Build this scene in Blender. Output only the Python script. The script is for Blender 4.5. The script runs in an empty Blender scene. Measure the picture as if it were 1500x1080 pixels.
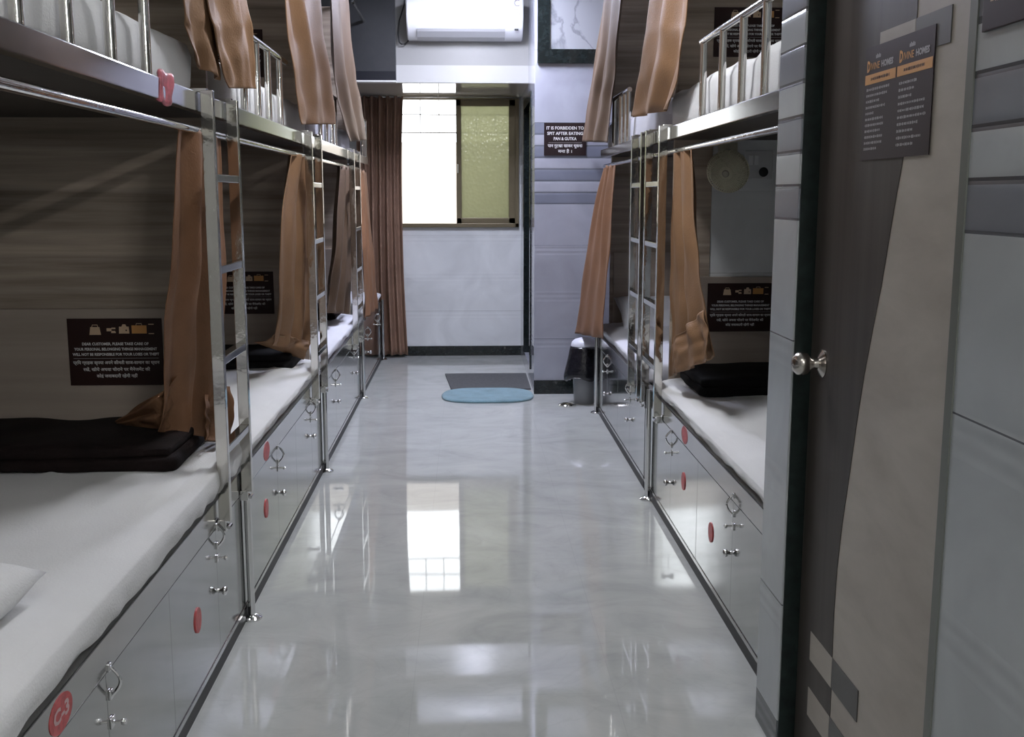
import bpy, bmesh, math, random
from mathutils import Vector, Matrix, noise
random.seed(7)
sc = bpy.context.scene
COL = sc.collection
PI = math.pi

# ------------------------------------------------------------------ materials
def nodes_of(name):
    m = bpy.data.materials.new(name); m.use_nodes = True
    nt = m.node_tree; nt.nodes.clear()
    out = nt.nodes.new('ShaderNodeOutputMaterial')
    return m, nt, out

def pm(name, col, rough=.5, metal=0., spec=.5, coat=0., sheen=0., emit=None, estr=0.,
       noise_scale=None, noise_amt=.1, stretch=(1, 1, 1), bump=0., bump_scale=60., rough_var=0.):
    m, nt, out = nodes_of(name)
    p = nt.nodes.new('ShaderNodeBsdfPrincipled')
    nt.links.new(p.outputs[0], out.inputs[0])
    p.inputs['Base Color'].default_value = (*col, 1)
    p.inputs['Roughness'].default_value = rough
    p.inputs['Metallic'].default_value = metal
    p.inputs['Specular IOR Level'].default_value = spec
    p.inputs['Coat Weight'].default_value = coat
    p.inputs['Coat Roughness'].default_value = .04
    if sheen:
        p.inputs['Sheen Weight'].default_value = sheen
        p.inputs['Sheen Roughness'].default_value = .4
    if emit:
        p.inputs['Emission Color'].default_value = (*emit, 1)
        p.inputs['Emission Strength'].default_value = estr
    geo = nt.nodes.new('ShaderNodeNewGeometry')
    if noise_scale:
        mp = nt.nodes.new('ShaderNodeMapping'); mp.inputs['Scale'].default_value = stretch
        nt.links.new(geo.outputs['Position'], mp.inputs[0])
        nz = nt.nodes.new('ShaderNodeTexNoise'); nz.inputs['Scale'].default_value = noise_scale
        nz.inputs['Detail'].default_value = 6; nz.inputs['Roughness'].default_value = .6
        nt.links.new(mp.outputs[0], nz.inputs['Vector'])
        mr = nt.nodes.new('ShaderNodeMapRange')
        mr.inputs[1].default_value = .3; mr.inputs[2].default_value = .7
        mr.inputs[3].default_value = 1 - noise_amt; mr.inputs[4].default_value = 1 + noise_amt
        nt.links.new(nz.outputs['Fac'], mr.inputs[0])
        mx = nt.nodes.new('ShaderNodeVectorMath'); mx.operation = 'SCALE'
        mx.inputs[0].default_value = col
        nt.links.new(mr.outputs[0], mx.inputs['Scale'])
        nt.links.new(mx.outputs[0], p.inputs['Base Color'])
        if rough_var:
            m2 = nt.nodes.new('ShaderNodeMapRange')
            m2.inputs[1].default_value = .3; m2.inputs[2].default_value = .7
            m2.inputs[3].default_value = max(.01, rough - rough_var); m2.inputs[4].default_value = rough + rough_var
            nt.links.new(nz.outputs['Fac'], m2.inputs[0]); nt.links.new(m2.outputs[0], p.inputs['Roughness'])
    if bump:
        n2 = nt.nodes.new('ShaderNodeTexNoise'); n2.inputs['Scale'].default_value = bump_scale
        n2.inputs['Detail'].default_value = 4
        nt.links.new(geo.outputs['Position'], n2.inputs['Vector'])
        bp = nt.nodes.new('ShaderNodeBump'); bp.inputs['Strength'].default_value = bump
        bp.inputs['Distance'].default_value = .01
        nt.links.new(n2.outputs['Fac'], bp.inputs['Height']); nt.links.new(bp.outputs[0], p.inputs['Normal'])
    return m

def mth(nt, op, a, b=None, c=None):
    n = nt.nodes.new('ShaderNodeMath'); n.operation = op
    for i, v in enumerate((a, b, c)):
        if v is None: continue
        if isinstance(v, (int, float)): n.inputs[i].default_value = v
        else: nt.links.new(v, n.inputs[i])
    return n.outputs[0]

def mixc(nt, f, a, b):
    n = nt.nodes.new('ShaderNodeMix'); n.data_type = 'RGBA'
    nt.links.new(f, n.inputs[0])
    for i, v in ((6, a), (7, b)):
        if isinstance(v, tuple): n.inputs[i].default_value = (*v, 1)
        else: nt.links.new(v, n.inputs[i])
    return n.outputs[2]

def tile_material(name, light, grey, grout, base_grey=True, bands=True, rough=.2):
    """glazed ceramic wall tile: plain body tiles with embossed ripples, a striped border at eye height"""
    m, nt, out = nodes_of(name)
    p = nt.nodes.new('ShaderNodeBsdfPrincipled'); nt.links.new(p.outputs[0], out.inputs[0])
    p.inputs['Roughness'].default_value = rough
    g = nt.nodes.new('ShaderNodeNewGeometry'); sp = nt.nodes.new('ShaderNodeSeparateXYZ')
    nt.links.new(g.outputs['Position'], sp.inputs[0])
    x, y, z = sp.outputs
    k = mth(nt, 'DIVIDE', mth(nt, 'SUBTRACT', z, 1.40), .083)
    fr = mth(nt, 'FRACT', k); ix = mth(nt, 'FLOOR', k)
    odd = mth(nt, 'MODULO', mth(nt, 'ABSOLUTE', ix), 2.)
    inb = mth(nt, 'MULTIPLY', mth(nt, 'GREATER_THAN', z, 1.40), mth(nt, 'LESS_THAN', z, 1.40 + 7 * .083))
    even = mth(nt, 'MULTIPLY', mth(nt, 'LESS_THAN', odd, .5), inb)
    ge = mth(nt, 'MULTIPLY', mth(nt, 'LESS_THAN', mth(nt, 'ABSOLUTE', mth(nt, 'SUBTRACT', fr, .5)), .43), inb)
    groove = mth(nt, 'SUBTRACT', inb, ge)
    # cloudy stone print
    nz = nt.nodes.new('ShaderNodeTexNoise'); nz.inputs['Scale'].default_value = 3.; nz.inputs['Detail'].default_value = 7
    nz.inputs['Distortion'].default_value = .8
    nt.links.new(g.outputs['Position'], nz.inputs['Vector'])
    mr = nt.nodes.new('ShaderNodeMapRange'); mr.inputs[1].default_value = .3; mr.inputs[2].default_value = .7
    mr.inputs[3].default_value = .88; mr.inputs[4].default_value = 1.08
    nt.links.new(nz.outputs['Fac'], mr.inputs[0])
    # body joints
    jz = mth(nt, 'ABSOLUTE', mth(nt, 'SUBTRACT', mth(nt, 'FRACT', mth(nt, 'DIVIDE', mth(nt, 'ADD', z, .276), .69)), .5))
    joint = mth(nt, 'MULTIPLY', mth(nt, 'GREATER_THAN', jz, .4975), mth(nt, 'SUBTRACT', 1., inb))
    c = mixc(nt, even, light, grey) if bands else None
    if c is None:
        n = nt.nodes.new('ShaderNodeRGB'); n.outputs[0].default_value = (*light, 1); c = n.outputs[0]
    else:
        c = mixc(nt, groove, c, grout)
    c = mixc(nt, joint, c, grout)
    if base_grey:
        c = mixc(nt, mth(nt, 'LESS_THAN', z, .095), c, (grey[0] * .42, grey[1] * .44, grey[2] * .42))
    vm = nt.nodes.new('ShaderNodeVectorMath'); vm.operation = 'SCALE'
    nt.links.new(c, vm.inputs[0]); nt.links.new(mr.outputs[0], vm.inputs['Scale'])
    nt.links.new(vm.outputs[0], p.inputs['Base Color'])
    # embossed ripples every .345 m below the border
    w = mth(nt, 'ABSOLUTE', mth(nt, 'SUBTRACT', mth(nt, 'FRACT', mth(nt, 'DIVIDE', mth(nt, 'ADD', z, -.9), .345)), .5))
    win = mth(nt, 'MULTIPLY', mth(nt, 'LESS_THAN', w, .12), mth(nt, 'LESS_THAN', z, 1.36))
    rip = mth(nt, 'MULTIPLY', mth(nt, 'MULTIPLY', mth(nt, 'SINE', mth(nt, 'MULTIPLY', z, 2 * PI / .034)), win), .22)
    pil = mth(nt, 'MULTIPLY', mth(nt, 'POWER', mth(nt, 'MULTIPLY', mth(nt, 'ABSOLUTE', mth(nt, 'SUBTRACT', fr, .5)), 2.), 6.), -1.)
    pil = mth(nt, 'MULTIPLY', pil, inb)
    hh = mth(nt, 'ADD', mth(nt, 'ADD', pil, rip), mth(nt, 'MULTIPLY', joint, -.6))
    bp = nt.nodes.new('ShaderNodeBump'); bp.inputs['Strength'].default_value = .30; bp.inputs['Distance'].default_value = .006
    nt.links.new(hh, bp.inputs['Height']); nt.links.new(bp.outputs[0], p.inputs['Normal'])
    return m

def wood_material(name, a, b, axis='x', rough=.55, sc_=1.):
    """streaky laminate; the grain runs along the given axis"""
    m, nt, out = nodes_of(name)
    p = nt.nodes.new('ShaderNodeBsdfPrincipled'); nt.links.new(p.outputs[0], out.inputs[0])
    p.inputs['Roughness'].default_value = rough; p.inputs['Specular IOR Level'].default_value = .25
    g = nt.nodes.new('ShaderNodeNewGeometry'); mp = nt.nodes.new('ShaderNodeMapping')
    s = {'x': (.35, 3, 9), 'z': (9, 9, .35), 'y': (3, .35, 9)}[axis]
    mp.inputs['Scale'].default_value = tuple(v * sc_ for v in s)
    nt.links.new(g.outputs['Position'], mp.inputs[0])
    nz = nt.nodes.new('ShaderNodeTexNoise'); nz.inputs['Scale'].default_value = 1.6; nz.inputs['Detail'].default_value = 9
    nz.inputs['Roughness'].default_value = .62; nz.inputs['Distortion'].default_value = .3
    nt.links.new(mp.outputs[0], nz.inputs['Vector'])
    cr = nt.nodes.new('ShaderNodeValToRGB')
    cr.color_ramp.elements[0].position = .32; cr.color_ramp.elements[0].color = (*a, 1)
    cr.color_ramp.elements[1].position = .66; cr.color_ramp.elements[1].color = (*b, 1)
    nt.links.new(nz.outputs['Fac'], cr.inputs[0]); nt.links.new(cr.outputs[0], p.inputs['Base Color'])
    return m

def floor_material():
    m, nt, out = nodes_of('polished_marble_tile')
    p = nt.nodes.new('ShaderNodeBsdfPrincipled'); nt.links.new(p.outputs[0], out.inputs[0])
    g = nt.nodes.new('ShaderNodeNewGeometry'); sp = nt.nodes.new('ShaderNodeSeparateXYZ')
    nt.links.new(g.outputs['Position'], sp.inputs[0])
    n1 = nt.nodes.new('ShaderNodeTexNoise'); n1.inputs['Scale'].default_value = 2.1; n1.inputs['Detail'].default_value = 9
    n1.inputs['Roughness'].default_value = .62; n1.inputs['Distortion'].default_value = 1.6
    mp = nt.nodes.new('ShaderNodeMapping'); mp.inputs['Scale'].default_value = (1., 1.5, 1)
    mp.inputs['Rotation'].default_value = (0, 0, .5)
    nt.links.new(g.outputs['Position'], mp.inputs[0]); nt.links.new(mp.outputs[0], n1.inputs['Vector'])
    cr = nt.nodes.new('ShaderNodeValToRGB')
    e = cr.color_ramp.elements
    e[0].position = .25; e[0].color = (.375, .39, .38, 1)
    e[1].position = .75; e[1].color = (.52, .532, .517, 1)
    x = e.new(.47); x.color = (.45, .464, .45, 1)
    nt.links.new(n1.outputs['Fac'], cr.inputs[0])
    # thin darker veins
    n2 = nt.nodes.new('ShaderNodeTexNoise'); n2.inputs['Scale'].default_value = 1.3; n2.inputs['Detail'].default_value = 6
    n2.inputs['Distortion'].default_value = 2.2
    nt.links.new(mp.outputs[0], n2.inputs['Vector'])
    v = mth(nt, 'ABSOLUTE', mth(nt, 'SUBTRACT', n2.outputs['Fac'], .5))
    mr = nt.nodes.new('ShaderNodeMapRange'); mr.inputs[1].default_value = 0; mr.inputs[2].default_value = .018
    mr.inputs[3].default_value = .10; mr.inputs[4].default_value = 0
    nt.links.new(v, mr.inputs[0])
    c = mixc(nt, mr.outputs[0], cr.outputs[0], (.27, .275, .26))
    # tile joints: 0.6 x 1.2 m slabs
    jx = mth(nt, 'ABSOLUTE', mth(nt, 'SUBTRACT', mth(nt, 'FRACT', mth(nt, 'DIVIDE', mth(nt, 'ADD', sp.outputs[0], .77), .6)), .5))
    jy = mth(nt, 'ABSOLUTE', mth(nt, 'SUBTRACT', mth(nt, 'FRACT', mth(nt, 'DIVIDE', mth(nt, 'ADD', sp.outputs[1], .62), 1.2)), .5))
    j = mth(nt, 'MAXIMUM', mth(nt, 'GREATER_THAN', jx, .4978), mth(nt, 'GREATER_THAN', jy, .4989))
    c = mixc(nt, mth(nt, 'MULTIPLY', j, .22), c, (.30, .31, .31))
    nt.links.new(c, p.inputs['Base Color'])
    p.inputs['Roughness'].default_value = .035
    p.inputs['IOR'].default_value = 1.55
    # very slight waviness of the polish
    n3 = nt.nodes.new('ShaderNodeTexNoise'); n3.inputs['Scale'].default_value = 2.2; n3.inputs['Detail'].default_value = 1
    nt.links.new(g.outputs['Position'], n3.inputs['Vector'])
    bp = nt.nodes.new('ShaderNodeBump'); bp.inputs['Strength'].default_value = .02; bp.inputs['Distance'].default_value = .02
    nt.links.new(n3.outputs['Fac'], bp.inputs['Height']); nt.links.new(bp.outputs[0], p.inputs['Normal'])
    return m

def fabric(name, a, b, rough=.5, sheen=.3, scale=7.):
    m = pm(name, a, rough, spec=.25, sheen=sheen, noise_scale=scale, noise_amt=b, bump=.2, bump_scale=160.)
    return m

M = {}
M['floor'] = floor_material()
M['tile'] = tile_material('wall_tile', (.40, .425, .44), (.19, .205, .235), (.085, .09, .10))
M['tile_pier'] = tile_material('pier_tile', (.38, .39, .455), (.20, .215, .275), (.16, .17, .20), base_grey=False, rough=.1)
M['tile_back'] = tile_material('back_tile', (.72, .74, .75), (.3, .3, .3), (.48, .49, .49), base_grey=False, bands=False, rough=.12)
M['plain'] = pm('painted_plaster', (.62, .62, .60), .55, noise_scale=2, noise_amt=.04)
M['plain_grey'] = pm('grey_plaster', (.34, .34, .34), .6, noise_scale=2, noise_amt=.06)
M['soffit'] = pm('glazed_soffit', (.60, .55, .49), .10)
M['beam_edge'] = pm('pale_beam_edge', (.47, .47, .455), .2)
M['beam'] = pm('glazed_beam', (.30, .30, .29), .22, noise_scale=2, noise_amt=.03)
M['granite'] = pm('black_granite', (.010, .014, .014), .12, noise_scale=40, noise_amt=.5)
M['granite_matte'] = pm('dark_green_granite', (.012, .020, .019), .28, noise_scale=30, noise_amt=.5)
M['panel_dark'] = pm('dark_grey_panel', (.040, .042, .045), .25, noise_scale=6, noise_amt=.08)
M['panel_darker'] = pm('dark_grey_panel_foot', (.014, .015, .020), .25)
M['steel'] = pm('polished_steel', (.66, .645, .61), .08, 1., noise_scale=5, noise_amt=.05, bump=.12, bump_scale=14.)
M['steel_rail'] = pm('rail_steel', (.47, .465, .455), .13, 1., noise_scale=4, noise_amt=.06)
M['steel_sheet'] = pm('cabinet_steel_sheet', (.47, .475, .47), .10, 1., noise_scale=3, noise_amt=.06, bump=.05, bump_scale=4.)
M['chrome'] = pm('chrome', (.72, .72, .72), .06, 1.)
M['brushed'] = pm('brushed_nickel', (.50, .47, .44), .22, 1.)
M['black'] = pm('matt_black', (.012, .012, .013), .5)
M['wood'] = wood_material('streaky_laminate', (.20, .160, .126), (.52, .435, .355), 'x')
M['wood_low'] = wood_material('pale_laminate_board', (.34, .285, .24), (.43, .365, .315), 'x')
M['ply'] = pm('dark_plywood', (.055, .045, .038), .6, noise_scale=5, noise_amt=.15)
M['wenge'] = wood_material('dark_door_laminate', (.042, .035, .030), (.072, .062, .055), 'z', .42)
M['oak'] = wood_material('pale_door_laminate', (.34, .305, .265), (.43, .395, .35), 'x', .4, .6)
M['check_dark'] = pm('grey_door_laminate', (.075, .072, .066), .42, noise_scale=8, noise_amt=.1)
M['curtain_tan'] = fabric('tan_satin', (.245, .140, .075), .10, .58, .0)
M['curtain'] = fabric('brown_satin', (.205, .105, .056), .12, .58, .0)
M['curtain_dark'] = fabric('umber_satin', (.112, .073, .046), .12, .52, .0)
M['curtain_win'] = fabric('window_satin', (.25, .155, .11), .12, .36, .0)
M['sheet'] = fabric('white_cotton', (.74, .745, .755), .04, .8, .1, 3.)
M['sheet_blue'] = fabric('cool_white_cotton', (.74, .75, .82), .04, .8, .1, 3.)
M['blanket'] = fabric('dark_brown_fleece', (.0095, .0050, .0050), .5, .9, .0, 9.)
M['blanket_black'] = fabric('black_fleece', (.0065, .006, .0065), .3, .9, .0, 9.)
M['sign'] = pm('maroon_sign_board', (.024, .0075, .006), .4, spec=.25)
M['sign_dark'] = pm('brown_black_sign_board', (.020, .011, .013), .35, spec=.3)
M['ink_faded'] = pm('faded_print', (.52, .36, .36), .5)
M['ink_white'] = pm('white_print', (.72, .72, .72), .5)
M['ink_grey'] = pm('grey_print', (.40, .38, .40), .5)
M['ink_amber'] = pm('amber_print', (.62, .30, .085), .5)
M['ink_pale'] = pm('pale_amber_print', (.62, .45, .30), .5)
M['red'] = pm('red_sticker', (.46, .060, .062), .4, noise_scale=40, noise_amt=.35)
M['alu'] = pm('olive_aluminium', (.17, .140, .085), .35, .35, noise_scale=4, noise_amt=.08)
M['white_plastic'] = pm('white_plastic', (.83, .84, .85), .18, coat=.3)
M['grey_plastic'] = pm('pale_grey_plastic', (.60, .61, .62), .3)
M['louvre'] = pm('ac_louvre', (.50, .505, .51), .25)
M['cream'] = pm('cream_plastic', (.80, .78, .60), .35)
M['cream_dark'] = pm('dull_cream_plastic', (.60, .58, .46), .35)
M['bin'] = pm('grey_bin_plastic', (.20, .205, .22), .35)
M['bag'] = pm('black_bin_liner', (.010, .010, .014), .22, bump=.6, bump_scale=26.)
M['lid'] = pm('white_lid', (.70, .71, .80), .4)
M['mat'] = pm('charcoal_mat', (.085, .087, .092), .85, noise_scale=60, noise_amt=.2, bump=.5, bump_scale=240.)
M['mat_blue'] = pm('aqua_pile', (.23, .38, .45), .95, sheen=.4, noise_scale=9, noise_amt=.18, bump=1., bump_scale=170.)
M['marble'] = None
M['pink'] = pm('pink_film', (.55, .16, .20), .35, noise_scale=22, noise_amt=.6)
M['lamp'] = pm('lamp_diffuser_cool', (.9, .9, .9), .5, emit=(.95, .96, 1.), estr=26)
M['lamp_dim'] = pm('lamp_diffuser_dim', (.9, .9, .9), .5, emit=(1., .98, .95), estr=4)
M['lamp_far'] = pm('lamp_diffuser_blue', (.9, .9, .9), .5, emit=(.78, .81, 1.), estr=60)
M['outside'] = pm('sunlit_plaster', (.49, .435, .385), .8, noise_scale=1.5, noise_amt=.04)
M['ground'] = pm('outside_paving', (.5, .48, .44), .8)
M['grille'] = pm('white_painted_iron', (.75, .75, .75), .4)

def marble_panel():
    m, nt, out = nodes_of('veined_white_panel')
    p = nt.nodes.new('ShaderNodeBsdfPrincipled'); nt.links.new(p.outputs[0], out.inputs[0])
    p.inputs['Roughness'].default_value = .2
    g = nt.nodes.new('ShaderNodeNewGeometry')
    n = nt.nodes.new('ShaderNodeTexNoise'); n.inputs['Scale'].default_value = 2.4; n.inputs['Detail'].default_value = 9
    n.inputs['Distortion'].default_value = 1.2
    nt.links.new(g.outputs['Position'], n.inputs['Vector'])
    v = mth(nt, 'ABSOLUTE', mth(nt, 'SUBTRACT', n.outputs['Fac'], .5))
    mr = nt.nodes.new('ShaderNodeMapRange'); mr.inputs[2].default_value = .045; mr.inputs[3].default_value = .6; mr.inputs[4].default_value = 0
    nt.links.new(v, mr.inputs[0])
    c = mixc(nt, mr.outputs[0], (.36, .37, .40), (.14, .15, .17))
    nt.links.new(c, p.inputs['Base Color'])
    return m
M['marble'] = marble_panel()

def glass_material():
    m, nt, out = nodes_of('ribbed_olive_glass')
    tr = nt.nodes.new('ShaderNodeBsdfTranslucent'); tr.inputs[0].default_value = (.41, .42, .325, 1)
    rf = nt.nodes.new('ShaderNodeBsdfRefraction'); rf.inputs[0].default_value = (.34, .335, .24, 1)
    rf.inputs['Roughness'].default_value = .38; rf.inputs['IOR'].default_value = 1.05
    gl = nt.nodes.new('ShaderNodeBsdfGlossy'); gl.inputs['Roughness'].default_value = .15
    g = nt.nodes.new('ShaderNodeNewGeometry')
    vo = nt.nodes.new('ShaderNodeTexVoronoi'); vo.inputs['Scale'].default_value = 34
    nt.links.new(g.outputs['Position'], vo.inputs['Vector'])
    bp = nt.nodes.new('ShaderNodeBump'); bp.inputs['Strength'].default_value = .25; bp.inputs['Distance'].default_value = .01
    nt.links.new(vo.outputs['Distance'], bp.inputs['Height'])
    for s in (rf, gl): nt.links.new(bp.outputs[0], s.inputs['Normal'])
    m1 = nt.nodes.new('ShaderNodeMixShader'); m1.inputs[0].default_value = .42
    nt.links.new(tr.outputs[0], m1.inputs[1]); nt.links.new(rf.outputs[0], m1.inputs[2])
    m2 = nt.nodes.new('ShaderNodeMixShader'); m2.inputs[0].default_value = .06
    nt.links.new(m1.outputs[0], m2.inputs[1]); nt.links.new(gl.outputs[0], m2.inputs[2])
    nt.links.new(m2.outputs[0], out.inputs[0])
    return m
M['glass'] = glass_material()

# ------------------------------------------------------------------ mesh helpers
def obj(name, bm, mat, parent=None, smooth=False, kind=None, angle=None):
    me = bpy.data.meshes.new(name)
    bmesh.ops.recalc_face_normals(bm, faces=bm.faces[:])
    bm.to_mesh(me); bm.free()
    for mm in (mat if isinstance(mat, (list, tuple)) else [mat]): me.materials.append(mm)
    if smooth:
        for p in me.polygons: p.use_smooth = True
        if angle is not None:
            try: me.set_sharp_from_angle(angle=angle)
            except Exception: pass
    o = bpy.data.objects.new(name, me); COL.objects.link(o)
    if parent is not None:
        o.parent = parent
        o.matrix_parent_inverse = parent.matrix_world.inverted() if False else Matrix.Translation(parent.location).inverted() if parent.type == 'EMPTY' and parent.get('shift') else Matrix()
    if kind: o['kind'] = kind
    return o

def tag(o, label, cat, group=None):
    o['label'] = label; o['category'] = cat
    if group: o['group'] = group
    return o

def thing(name, label, cat, loc=(0, 0, 0), rot=(0, 0, 0), group=None, world=True):
    """Empty at the thing's base.  world=True: children are modelled in room coordinates."""
    o = bpy.data.objects.new(name, None); COL.objects.link(o)
    o.location = loc; o.rotation_euler = rot; o.empty_display_size = .1
    if world: o['shift'] = 1
    return tag(o, label, cat, group)

def box(bm, x0, x1, y0, y1, z0, z1, bevel=0.):
    vs = [bm.verts.new((x, y, z)) for x in (x0, x1) for y in (y0, y1) for z in (z0, z1)]
    f = [(0, 1, 3, 2), (4, 6, 7, 5), (0, 4, 5, 1), (2, 3, 7, 6), (0, 2, 6, 4), (1, 5, 7, 3)]
    fs = [bm.faces.new([vs[i] for i in q]) for q in f]
    if bevel:
        es = list({e for q in fs for e in q.edges})
        bmesh.ops.bevel(bm, geom=es, offset=bevel, segments=2, affect='EDGES', profile=.6)
    return bm

def B(*a, **k): return box(bmesh.new(), *a, **k)

def tube(bm, pts, r, seg=12, cap=True):
    pts = [Vector(p) for p in pts]; rings = []
    n = len(pts)
    up = None
    for i, p in enumerate(pts):
        t = (pts[min(i + 1, n - 1)] - pts[max(i - 1, 0)]).normalized()
        if up is None or abs(up.dot(t)) > .98:
            up = Vector((0, 0, 1)) if abs(t.z) < .9 else Vector((1, 0, 0))
        a = t.cross(up).normalized(); b = t.cross(a).normalized()
        rr = r[i] if isinstance(r, (list, tuple)) else r
        rings.append([bm.verts.new(p + a * math.cos(2 * PI * k / seg) * rr + b * math.sin(2 * PI * k / seg) * rr) for k in range(seg)])
    for i in range(n - 1):
        for k in range(seg):
            bm.faces.new((rings[i][k], rings[i][(k + 1) % seg], rings[i + 1][(k + 1) % seg], rings[i + 1][k]))
    if cap:
        bm.faces.new(rings[0][::-1]); bm.faces.new(rings[-1])
    return bm

def lathe(bm, prof, seg=24, mat=None):
    """prof: (radius, height) pairs spun about local z, then moved by mat"""
    rings = []
    mat = mat or Matrix()
    for r, h in prof:
        if r < 1e-5: rings.append([bm.verts.new(mat @ Vector((0, 0, h)))])
        else: rings.append([bm.verts.new(mat @ Vector((r * math.cos(2 * PI * k / seg), r * math.sin(2 * PI * k / seg), h))) for k in range(seg)])
    for a, b in zip(rings, rings[1:]):
        for k in range(seg):
            k2 = (k + 1) % seg
            if len(a) == 1 and len(b) == 1: continue
            if len(a) == 1: bm.faces.new((a[0], b[k2], b[k]))
            elif len(b) == 1: bm.faces.new((a[k], a[k2], b[0]))
            else: bm.faces.new((a[k], a[k2], b[k2], b[k]))
    return bm

def prism(bm, poly, z0, z1):
    """poly: list of (x, y); extruded from z0 to z1"""
    a = [bm.verts.new((x, y, z0)) for x, y in poly]; b = [bm.verts.new((x, y, z1)) for x, y in poly]
    n = len(poly)
    bm.faces.new(a[::-1]); bm.faces.new(b)
    for i in range(n): bm.faces.new((a[i], a[(i + 1) % n], b[(i + 1) % n], b[i]))
    return bm

def nz(x, y, z, s=1.): return noise.noise(Vector((x, y, z)) * s)

def soft_box(bm, lo, hi, r, cell=.045, amp=0., freq=5., seed=0., shape=None):
    """a rounded, slightly lumpy block of cloth or foam"""
    lo = Vector(lo); hi = Vector(hi); sz = hi - lo
    n = [max(3, int(round(s / cell))) for s in sz]
    n[2] = max(4, n[2])
    cache = {}
    def vert(p):
        key = tuple(round(c, 5) for c in p)
        if key in cache: return cache[key]
        q = Vector([min(max(p[i], lo[i] + r), hi[i] - r) for i in range(3)])
        d = Vector(p) - q
        if d.length > 1e-6: v = q + d.normalized() * r
        else: v = Vector(p)
        nd = d.normalized() if d.length > 1e-6 else Vector((0, 0, 1))
        if amp: v = v + nd * amp * nz(v.x + seed, v.y, v.z * .6, freq)
        if shape: v = shape(v, lo, hi)
        cache[key] = bm.verts.new(v); return cache[key]
    for ax in range(3):
        u, w = [(1, 2), (0, 2), (0, 1)][ax]
        for side in (lo, hi):
            for i in range(n[u]):
                for j in range(n[w]):
                    quad = []
                    for di, dj in ((0, 0), (1, 0), (1, 1), (0, 1)):
                        p = [0, 0, 0]; p[ax] = side[ax]
                        p[u] = lo[u] + sz[u] * (i + di) / n[u]; p[w] = lo[w] + sz[w] * (j + dj) / n[w]
                        quad.append(vert(p))
                    if len(set(quad)) == 4:
                        try: bm.faces.new(quad)
                        except ValueError: pass
    return bm

def crom(a, b, c, d, t):
    return .5 * ((2 * b) + (-a + c) * t + (2 * a - 5 * b + 4 * c - d) * t * t + (-a + 3 * b - 3 * c + d) * t ** 3)

def drape(bm, rows, folds=4, amp=.022, seed=0., across=48, per=10, out=None, flare=0., hem=0.):
    """pleated cloth lofted through rows of (left point, right point)"""
    rows = [(Vector(a), Vector(b)) for a, b in rows]
    n = len(rows); grid = []
    tot = (n - 1) * per
    for s in range(tot + 1):
        i = min(s // per, n - 2); t = s / per - i
        q = [rows[max(0, min(n - 1, i + k))] for k in (-1, 0, 1, 2)]
        L = crom(q[0][0], q[1][0], q[2][0], q[3][0], t); R = crom(q[0][1], q[1][1], q[2][1], q[3][1], t)
        d = (R - L); nrm = Vector((d.y, -d.x, 0))
        if nrm.length < 1e-5: nrm = Vector((1, 0, 0))
        nrm.normalize()
        if out is not None and nrm.dot(Vector(out)) < 0: nrm.negate()
        v = s / tot; line = []
        for k in range(across + 1):
            u = k / across
            ph = 2 * PI * (folds * (u + .045 * nz(u * 3 + seed, v * 1.2, seed)) + .25) + .8 * nz(seed, v * 1.7, 3.)
            a = amp * (.55 + .45 * math.sin(PI * min(1, u * 1.2))) * (1 + flare * v) * (.75 + .6 * nz(u * 4 + seed * 3, v * 2, 1.))
            off = math.sin(ph) * a + .22 * a * math.sin(2 * ph + 1.3) + .012 * nz(u * 6 + seed, v * 5, 8.)
            uu = u + .012 * math.cos(ph) * (1 if 0 < k < across else 0)
            p = L + d * uu + nrm * off
            p.z += hem * v * v * math.sin(ph * .5 + seed)
            line.append(bm.verts.new(p))
        grid.append(line)
    for i in range(tot):
        for k in range(across):
            bm.faces.new((grid[i][k], grid[i][k + 1], grid[i + 1][k + 1], grid[i + 1][k]))
    return bm

def solid(o, t=.003):
    md = o.modifiers.new('thickness', 'SOLIDIFY'); md.thickness = t; md.offset = 0
    return o

def text_bm(bm, s, size, cx, cy, z, width=None, bold=.0, squash=1., mat_index=0, align='CENTER'):
    cu = bpy.data.curves.new('lettering_source', 'FONT'); cu.body = s; cu.size = size
    cu.align_x = align; cu.align_y = 'CENTER'; cu.offset = bold; cu.resolution_u = 2
    o = bpy.data.objects.new('lettering_source', cu); COL.objects.link(o)
    bpy.context.view_layer.update()
    dg = bpy.context.evaluated_depsgraph_get()
    me = bpy.data.meshes.new_from_object(o.evaluated_get(dg))
    if len(me.vertices):
        xs = [v.co.x for v in me.vertices]; w = max(xs) - min(xs)
        k = width / w if width and w > 0 else 1.
        if align == 'CENTER':
            mid = (max(xs) + min(xs)) / 2
        else: mid = min(xs)
        vs = [bm.verts.new(((v.co.x - mid) * k + cx, v.co.y * squash + cy, z)) for v in me.vertices]
        for p in me.polygons:
            try:
                f = bm.faces.new([vs[i] for i in p.vertices]); f.material_index = mat_index
            except ValueError: pass
    bpy.data.objects.remove(o); bpy.data.curves.remove(cu); bpy.data.meshes.remove(me)
    return bm

def quad(bm, x0, x1, y0, y1, z, mi=0, skew=0.):
    f = bm.faces.new([bm.verts.new(p) for p in ((x0, y0, z), (x1, y0, z), (x1 - skew, y1, z), (x0 + skew, y1, z))])
    f.material_index = mi
    return bm

def word_bars(bm, x0, x1, y, h, z, rnd, mi=0):
    """a line of small print too fine to read: a run of uneven strokes"""
    x = x0
    while x < x1 - .003:
        w = rnd.uniform(.004, .013); e = min(x1, x + w)
        xx = x
        while xx < e:
            hh = h * rnd.uniform(.55, 1.)
            quad(bm, xx, min(e, xx + .0022), y - hh / 2, y + hh / 2, z, mi); xx += .0029
        x = e + .0028
    return bm

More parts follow.
